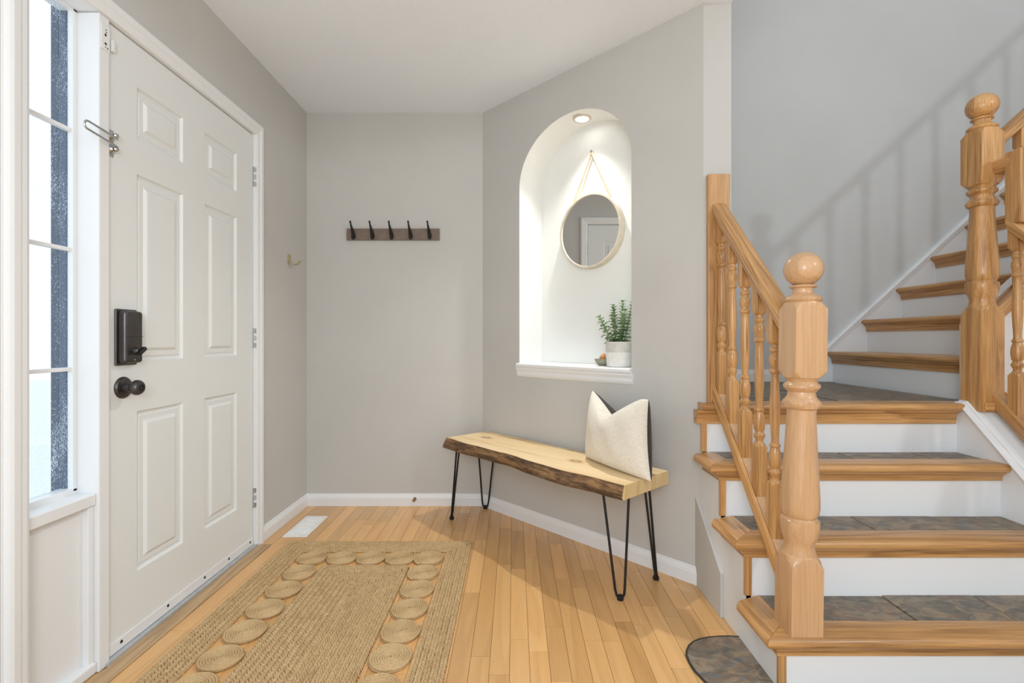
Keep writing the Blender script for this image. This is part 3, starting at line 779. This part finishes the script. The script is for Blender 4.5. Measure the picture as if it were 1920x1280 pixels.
loc_leg = [(-.3616, 2.819, 1), (-.179, 2.996, 0), (.4193, 1.9485, 0), (.6085, 2.1127, 1)]
inv = Matrix.Rotation(-bench.rotation_euler.z, 4, 'Z')
e1 = Vector((1, 1, 0)).normalized(); e2 = Vector((1, -1, 0)).normalized()
for gx_, gy_, kind in loc_leg:
    p = inv @ (Vector((gx_, gy_, 0)) - Vector((bc.x, bc.y, 0)))
    d = e2 if kind else e1
    out = Vector((math.copysign(1, p.x), math.copysign(1, p.y), 0)).normalized()
    top = p - Vector((math.copysign(.035, p.x), math.copysign(.020, p.y), 0))
    top.y = max(-.13, min(.125, top.y))
    pth = [top + d * .052 + Vector((0, 0, ZT_ - TH))]
    pth.append(p + d * .019 + (top - p) * .08 + Vector((0, 0, .04)))
    for k in range(9):
        a = -PI * k / 8
        pth.append(p + d * (.0155 * math.cos(a)) + Vector((0, 0, .024 + .014 * math.sin(a))))
    pth.append(p - d * .019 + (top - p) * .08 + Vector((0, 0, .04)))
    pth.append(top - d * .052 + Vector((0, 0, ZT_ - TH)))
    lg = lbuild(MB().tube(pth, .0052, 10), 'leg', 'black', bench, smooth=True)
    lbuild(MB().lathe([(0, .012), (.004, .0135), (.012, .0125), (.019, .009)], (p.x, p.y, 0), 18), 'rubber_foot', 'rubber', lg, smooth=True)
    pm_ = MB().box(-.055, .055, -.02, .02, ZT_ - TH - .003, ZT_ - TH)
    pm_.xform(lambda v: Vector((top.x + d.x * v.x - d.y * v.y, top.y + d.y * v.x + d.x * v.y, v.z)))
    lbuild(pm_, 'mounting_plate', 'black', lg)

# ------------------------------------------------------------------ cushion
cu = thing('throw_cushion', (.47, 2.16, ZT_), 'cream linen cushion with charcoal back on the right end of the bench', 'cushion')
BLc, BRc = Vector((.347, 2.352, ZT_)), Vector((.545, 1.945, ZT_))
cu_u = (BRc - BLc).normalized(); cu_n = Vector((cu_u.y, -cu_u.x, 0))
if cu_n.x > 0: cu_n = -cu_n                       # front faces the foyer
tilt = math.radians(6)
cu_t = (Vector((0, 0, 1)) * math.cos(tilt) - cu_n * math.sin(tilt)).normalized()
cu_f = (cu_n * math.cos(tilt) + Vector((0, 0, 1)) * math.sin(tilt)).normalized()
cc = (BLc + BRc) / 2
CW, CH, CT = .452, .318, .165
def cpt(s, t, side, inset=0):
    x = s * CW/2 * (1 - .07 * (1 - t*t)) * (1 - .13 * (t + 1) / 2) - .012 * (t + 1); z = (t + 1)/2 * CH
    if t < 0: z += .02 * (1 - s*s) * (-t) * 0
    g = math.exp(-((s + .08) / .34) ** 2) if True else 0
    tri = max(0, 1 - abs(s + .08) / .92)
    z -= .105 * tri ** 1.15 * max(0, (t + .15) / 1.15) ** 1.6
    z -= .0
    th = CT/2 * (max(0, (1 - s*s)) ** .42) * (max(0, (1 - t*t)) ** .38)
    crease = .35 * math.exp(-((s + .08) / .10) ** 2) * max(0, t - .1)
    th *= (1 - crease)
    th += .004 * math.sin(s * 9 + t * 4) * (1 - s*s) * (1 - t*t)
    return cc + cu_u * x + cu_t * z + cu_f * (th * side + .005) + Vector((0, 0, .012 * (1 - abs(s)) * 0))
n1, n2 = 30, 26
def csheet(side):
    vs = []; fs = []
    for i in range(n1 + 1):
        for j in range(n2 + 1):
            s = math.sin((i / n1 - .5) * PI); t = math.sin((j / n2 - .5) * PI)
            vs.append(cpt(s, t, side))
    for i in range(n1):
        for j in range(n2):
            a = i * (n2+1) + j; fs.append((a, a + 1, a + n2 + 2, a + n2 + 1))
    # keep everything on the slab
    return [(v.x, v.y, max(v.z, ZT_ + .0005)) for v in vs], fs
MB().add(*csheet(1)).build('front_cover', 'linen', cu, smooth=True, angle=180)
MB().add(*csheet(-1)).build('back_cover', 'charcoal', cu, smooth=True, angle=180)

# ------------------------------------------------------------------ coat hook rail
hr = thing('coat_hook_rail', (-.7535, YB, 1.683), 'dark brown coat rail with five black hooks on the back wall', 'coat rack')
box('board', 'rail', hr, -1.041, -.466, YB - .016, YB, 1.647, 1.718, .0015)
for k in range(5):
    hx = -.995 + .1175 * k; yw = YB - .016
    hk = MB()
    hk.lathe([(0, .012), (.003, .012), (.005, .008)], (hx, yw, 1.672), 16, (0, -1, 0))
    pth = [(hx, yw - .004, 1.672), (hx - .002, yw - .012, 1.690), (hx - .004, yw - .026, 1.712), (hx - .006, yw - .040, 1.733), (hx - .007, yw - .047, 1.748)]
    hk.tube(pth, [.011, .0105, .0075, .005, .0045], 10)
    h1 = hk.build('hook', 'black', hr, smooth=True)
    MB().lathe([(-.006, 0), (-.0055, .003), (0, .0065), (.0045, .004), (.006, 0)], (hx - .007, yw - .048, 1.750), 14).build('hook_tip', 'black', h1, smooth=True)
    pth = [(hx, yw - .006, 1.680), (hx + .001, yw - .010, 1.664), (hx + .002, yw - .022, 1.656), (hx + .003, yw - .034, 1.660), (hx + .003, yw - .040, 1.672)]
    MB().tube(pth, [.0115, .012, .0105, .009, .007], 10).build('lower_prong', 'black', h1, smooth=True)

# ------------------------------------------------------------------ small wall hook by the door
wh = thing('wall_hook', (XL, 2.81, 1.485), 'small pale brass wall hook between door and corner', 'hook')
rs = []
for k in range(15):
    t = k / 14
    if t < .4: p = Vector((XL + .0035, 2.81, 1.517 - .030 * t / .4)); n = Vector((1, 0, 0))
    else:
        a = PI + PI * (t - .4) / .6 * .95; p = Vector((XL + .0035 + .031 + .031 * math.cos(a), 2.81, 1.487 + .026 * math.sin(a))); n = Vector((-math.cos(a), 0, -math.sin(a)))
    w = .013 if t < .4 else .013 - .003 * (t - .4)
    th = .0034
    rs.append([tuple(p + n*th + Vector((0, -w, 0))), tuple(p + n*th + Vector((0, w, 0))), tuple(p - n*th + Vector((0, w, 0))), tuple(p - n*th + Vector((0, -w, 0)))])
MB().loft(rs).build('strap', 'brass', wh, smooth=True, angle=40)
MB().lathe([(0, .003), (.0015, .002), (.002, 0)], (XL + .0055, 2.81, 1.507), 12, (1, 0, 0)).build('screw', 'darkbrass', wh, smooth=True)

# ------------------------------------------------------------------ door stop on the back baseboard
ds = MB().lathe([(0, .010), (.003, .010), (.006, .005), (.022, .004), (.024, .008), (.032, .0085), (.034, .006), (.0345, 0)], (-.618, YB - .0125, .045), 18, (0, -1, 0)).build('door_stop', 'darkbrass', None, smooth=True, at=(-.618, YB - .0125, .045))
tag(ds, 'small brass door stop on the white back baseboard', 'door stop')

# ------------------------------------------------------------------ floor register
fv = thing('floor_vent', (-1.149, 2.706, 0), 'white louvred floor vent beside the left baseboard', 'vent')
vx0, vx1, vy0, vy1 = -1.2135, -1.085, 2.558, 2.855
fr = MB()
for a in ((vx0, vx1, vy0, vy0 + .03), (vx0, vx1, vy1 - .03, vy1), (vx0, vx0 + .022, vy0 + .03, vy1 - .03), (vx1 - .022, vx1, vy0 + .03, vy1 - .03)):
    fr.box(*a, .0, .006)
fr.build('frame', 'kick', fv, bevel=.002)
box('damper', 'sill_metal', fv, vx0 + .02, vx1 - .02, vy0 + .028, vy1 - .028, .0002, .0012)
ns = 18
for k in range(ns):
    y = vy0 + .036 + (vy1 - vy0 - .072) * k / (ns - 1)
    MB().prism([(vx0 + .02, y - .0045, .0015), (vx0 + .02, y + .003, .0048), (vx0 + .02, y + .0045, .0052), (vx0 + .02, y - .003, .0019)],
               [(vx1 - .02, y - .0045, .0015), (vx1 - .02, y + .003, .0048), (vx1 - .02, y + .0045, .0052), (vx1 - .02, y - .003, .0019)]).build('slat', 'kick', fv)

# ------------------------------------------------------------------ mirror in the niche
MC = wl(.7017, 0, 1.6226); MU = .7017; MZ = 1.6226; RO, RI = .2033, .191
mi = thing('round_mirror', tuple(wl(MU, ND, MZ - RO)), 'round mirror with beige frame hanging from rope in the niche', 'mirror')
wf = ND - .044
fr = MB().lathe([(0.002, RO), (.040, RO), (.0425, RO - .0015), (.0425, RI + .001), (.038, RI), (.010, RI), (.002, RI)], wl(MU, ND, MZ), 72, -N, caps=False)
n = 72; fr.f += [((6)*n + i, 6*n + (i+1) % n, (i+1) % n, i) for i in range(n)]
fr.build('frame', 'mirrorframe', mi, smooth=True, angle=40)
MB().lathe([(.012, 0), (.012, RI), (.036, RI), (.036, 0)], wl(MU, ND, MZ), 72, -N).build('glass', 'mirror', mi)
pk = wl(MU + .0, ND - .014, 2.055)
for sg in (-1, 1):
    a0 = wl(MU + sg * .128, ND - .02, MZ + .157); rp = MB()
    for ph in range(3):
        pth = []
        L = (Vector(a0) - Vector(pk)).length; dr = (Vector(a0) - Vector(pk)).normalized(); s1 = dr.cross(N).normalized(); s2 = dr.cross(s1)
        for k in range(61):
            a = 2*PI*ph/3 + k / 60 * L / .022 * 2 * PI / 1
            pth.append(Vector(pk) + dr * (L * k / 60) + (s1 * math.cos(a) + s2 * math.sin(a)) * .0032)
        rp.tube(pth, .0036, 6)
    rp.build('rope', 'rope', mi, smooth=True, angle=80)
MB().lathe([(0, .003), (.016, .003), (.018, .006), (.022, .006), (.023, 0)], wl(MU, ND, 2.058), 12, -N).build('nail', 'steel', mi, smooth=True)

# ------------------------------------------------------------------ recessed niche light
lu, lw = .705, .088
lzc = NZS + (NZT - NZS) * math.sqrt(max(0, 1 - ((lu - uc) / ua) ** 2))
dl = thing('recessed_downlight', tuple(wl(lu, lw, lzc)), 'lit round recessed light in the arch of the niche', 'light')
c = wl(lu, lw, lzc - .002)
tr = MB().lathe([(.004, .034), (0, .048), (-.006, .048), (-.009, .044), (-.009, .036), (.0, .033), (.002, .030), (.004, .028)], c, 40, caps=False).build('trim_ring', 'mirrorframe', dl, smooth=True, angle=60)
MB().lathe([(-.004, 0), (-.0035, .015), (-.001, .029), (.003, .029), (.003, 0)], c, 36).build('lamp', 'lens', dl, smooth=True)
sp_ = light('niche_lamp', 'SPOT', tuple(wl(lu, lw, lzc - .02)), 42, (1, .98, .93), .024, tuple(wl(lu, lw - .85, 0)), math.radians(110), 1.0)
sp_.parent = dl; sp_.location = Vector(wl(lu, lw, lzc - .02)) - BASE[dl]

# ------------------------------------------------------------------ potted plant and bowl on the sill
zs0 = NZ0 + .012
pc = wl(.936, .088, zs0)
pp = thing('potted_plant', tuple(pc), 'leafy green plant in a white pot at the right of the niche sill', 'plant')
pot = MB().lathe([(0, .0), (0, .058), (.003, .062), (.118, .066), (.124, .066), (.124, .061), (.108, .060), (.106, 0)], pc, 48).build('pot', 'pot', pp, smooth=True, angle=40)
MB().lathe([(.072, .0642), (.0725, .0652), (.119, .0668), (.1195, .0662)], pc, 48, caps=False).build('glaze_band', 'pot_band', pot, smooth=True, angle=40)
MB().lathe([(.107, .0601), (.112, .05), (.114, 0)], pc, 24, caps=False).build('soil', 'soil', pp, smooth=True)
def leafgeo(mb, p, d, n, L, Wd):
    sd = d.cross(n).normalized(); n = sd.cross(d).normalized()
    pts = []
    for t, w, h in ((0, .12, 0), (.3, .8, .10), (.6, 1, .12), (.85, .62, .04), (1, .05, -.06)):
        c_ = p + d * (L * t) + n * (L * h)
        pts += [c_ - sd * (Wd * w) + n * (Wd * .25 * w), c_, c_ + sd * (Wd * w) + n * (Wd * .25 * w)]
    fs = []
    for k in range(4):
        b = k * 3; fs += [(b, b+1, b+4, b+3), (b+1, b+2, b+5, b+4)]
    mb.add(pts, fs)
random.seed(11)
stems = [(-.02, -.030, -.078, .145), (.0, -.02, -.02, .205), (.01, .0, .012, .225), (.02, .01, .05, .215), (.0, .02, .02, .18), (-.02, .01, -.035, .15), (.015, -.025, .035, .16)]
for su, sw_, eu, hh in stems:
    b0 = Vector(pc) + U * su + N * sw_ + Vector((0, 0, .108)); e0 = Vector(pc) + U * (su + eu) + N * (sw_ * 1.2) + Vector((0, 0, .124 + hh * .92))
    mid = (b0 + e0) / 2 + Vector((0, 0, .012))
    bez = [b0 * (1-t)**2 + mid * 2*t*(1-t) + e0 * t*t for t in [i/10 for i in range(11)]]
    stm = MB().tube(bez, [.0022 - .0014 * i/10 for i in range(11)], 6).build('stem', 'stem', pp, smooth=True)
    lf = MB(); nn = int(hh / .0155)
    for i in range(nn):
        t = .06 + .94 * i / nn
        p = b0 * (1-t)**2 + mid * 2*t*(1-t) + e0 * t*t; ax = (e0 - b0).normalized()
        s1 = ax.orthogonal().normalized(); s2 = ax.cross(s1)
        for q_ in range(3):
            a = i * 1.05 + q_ * 2*PI/3 + random.uniform(-.25, .25)
            d = ((s1 * math.cos(a) + s2 * math.sin(a)) + ax * (.18 + .45 * t)).normalized()
            L = .043 * (1 - .52 * t) * random.uniform(.85, 1.15)
            leafgeo(lf, p, d, ax, L, L * .40)
    o = lf.build('leaves', 'leaf', stm, smooth=True, angle=180); o['kind'] = 'stuff'
bcn = wl(.822, .112, zs0)
bw = thing('small_bowl', tuple(bcn), 'small grey stoneware bowl beside the white plant pot', 'bowl')
MB().lathe([(0, 0), (0, .020), (.005, .026), (.018, .038), (.034, .044), (.035, .0435), (.034, .041), (.018, .034), (.007, .02), (.006, 0)], bcn, 36).build('bowl_body', 'bowl', bw, smooth=True, angle=50)
sc = wl(.822, .100, zs0 + .022)
shl = MB().lathe([(0, .006), (.012, .016), (.022, .017), (.034, .011), (.044, .004), (.046, 0)], sc, 14, Vector((.35, .1, 1))).build('seashell', 'cone', None, smooth=True, at=tuple(sc))
tag(shl, 'orange shell standing in the small grey bowl', 'shell')

# ------------------------------------------------------------------ jute rug
RX0, RX1, RY0, RY1 = -1.135, -.215, .965, 2.487
rug = thing('jute_rug', ((RX0 + RX1)/2, (RY0 + RY1)/2, 0), 'rectangular braided jute rug with a ring of coiled discs', 'rug')
random.seed(5)
EL = []
for i in range(6):                                   # small strand lump, unit size
    pass
def lump(mb, p, d, L, Wd, Hh):
    sd = Vector((-d.y, d.x, 0)); up = Vector((0, 0, 1))
    vs = []; 
    for t, w in ((-1, .25), (-.55, .85), (.2, 1.0), (.75, .7), (1, .2)):
        c_ = p + d * (t * L)
        z0 = .0 + .35 * (t + 1) * .001
        vs += [c_ - sd * (Wd * w), c_ - sd * (Wd * w * .45) + up * (Hh * w * .9 + z0), c_ + sd * (Wd * w * .45) + up * (Hh * w * .9 + z0), c_ + sd * (Wd * w)]
    fs = []
    for k in range(4):
        b = k * 4
        for i in range(3): fs.append((b+i, b+i+1, b+i+5, b+i+4))
    mb.add(vs, fs)
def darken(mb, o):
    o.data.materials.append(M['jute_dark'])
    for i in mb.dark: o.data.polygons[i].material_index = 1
def braid_loop(x0, x1, y0, y1, wd, zb=.002):
    mb = MB(); mb.dark = []
    segs = [((x0, y0), (x1, y0)), ((x1, y0), (x1, y1)), ((x1, y1), (x0, y1)), ((x0, y1), (x0, y0))]
    for (ax, ay), (bx, by_) in segs:
        a = Vector((ax, ay, zb)); b = Vector((bx, by_, zb)); L = (b - a).length
        if L < .002: continue
        d = (b - a).normalized(); sd = Vector((-d.y, d.x, 0)); n = max(1, int(L / .0135))
        # ribbon below
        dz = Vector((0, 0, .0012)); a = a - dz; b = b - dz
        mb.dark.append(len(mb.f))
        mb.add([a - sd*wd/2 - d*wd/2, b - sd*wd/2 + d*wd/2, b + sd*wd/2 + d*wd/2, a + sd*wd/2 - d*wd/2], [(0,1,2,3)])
        for k in range(n):
            for s in (-1, 1):
                t = (k + (.5 if s > 0 else 0)) / n
                p = a + d * (L * t) + sd * (s * wd * .205) + Vector((random.uniform(-.0008, .0008), random.uniform(-.0008, .0008), random.uniform(0, .0012)))
                an = s * random.uniform(.42, .62)
                dd = d * math.cos(an) - sd * math.sin(an)
                lump(mb, p, dd, .0125 * random.uniform(.9, 1.1), wd * .225, .0135)
    return mb
BWD = .0225
for k in range(5):
    o_ = BWD * (k + .5)
    mb = braid_loop(RX0 + o_, RX1 - o_, RY0 + o_, RY1 - o_, BWD)
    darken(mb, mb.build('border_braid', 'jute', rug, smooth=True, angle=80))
INS = .262
k = 0
while True:
    o_ = INS + BWD * (k + .5)
    x0, x1, y0, y1 = RX0 + o_, RX1 - o_, RY0 + o_, RY1 - o_
    if x1 - x0 < .004: break
    mb = braid_loop(x0, x1, y0, y1, BWD)
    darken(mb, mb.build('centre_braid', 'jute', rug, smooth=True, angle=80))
    k += 1
# coiled disc
DR = .0725
mb = MB(); pth = []
turns = 8; nn = turns * 22
for i in range(nn + 1):
    a = 2*PI * i / 22; r = .004 + (DR - .008) * i / nn
    pth.append((r*math.cos(a), r*math.sin(a), .006 + random.uniform(-.0005, .0009)))
mb.tube(pth, .0044, 6)
mb.lathe([(.001, 0), (.001, DR - .004), (.003, DR - .004), (.003, 0)], (0, 0, 0), 28)
dm = mb.mesh('coiled_disc'); dm.materials.append(M['jute']); dm.shade_smooth()
cx0, cx1, cy0, cy1 = RX0 + .187, RX1 - .187, RY0 + .187, RY1 - .187
cs = [(cx0 + (cx1-cx0)*i/4, cy) for i in range(5) for cy in (cy0, cy1)] + [(cx, cy0 + (cy1-cy0)*i/8) for i in range(1, 8) for cx in (cx0, cx1)]
for x, y in cs:
    o = bpy.data.objects.new('coiled_disc', dm); COL.objects.link(o); o.parent = rug
    o.location = Vector((x, y, .001)) - BASE[rug]; o.rotation_euler = (random.uniform(-.02, .02), random.uniform(-.02, .02), random.uniform(0, 6.28))
    o.scale = (random.uniform(.97, 1.02),) * 2 + (1.25,)
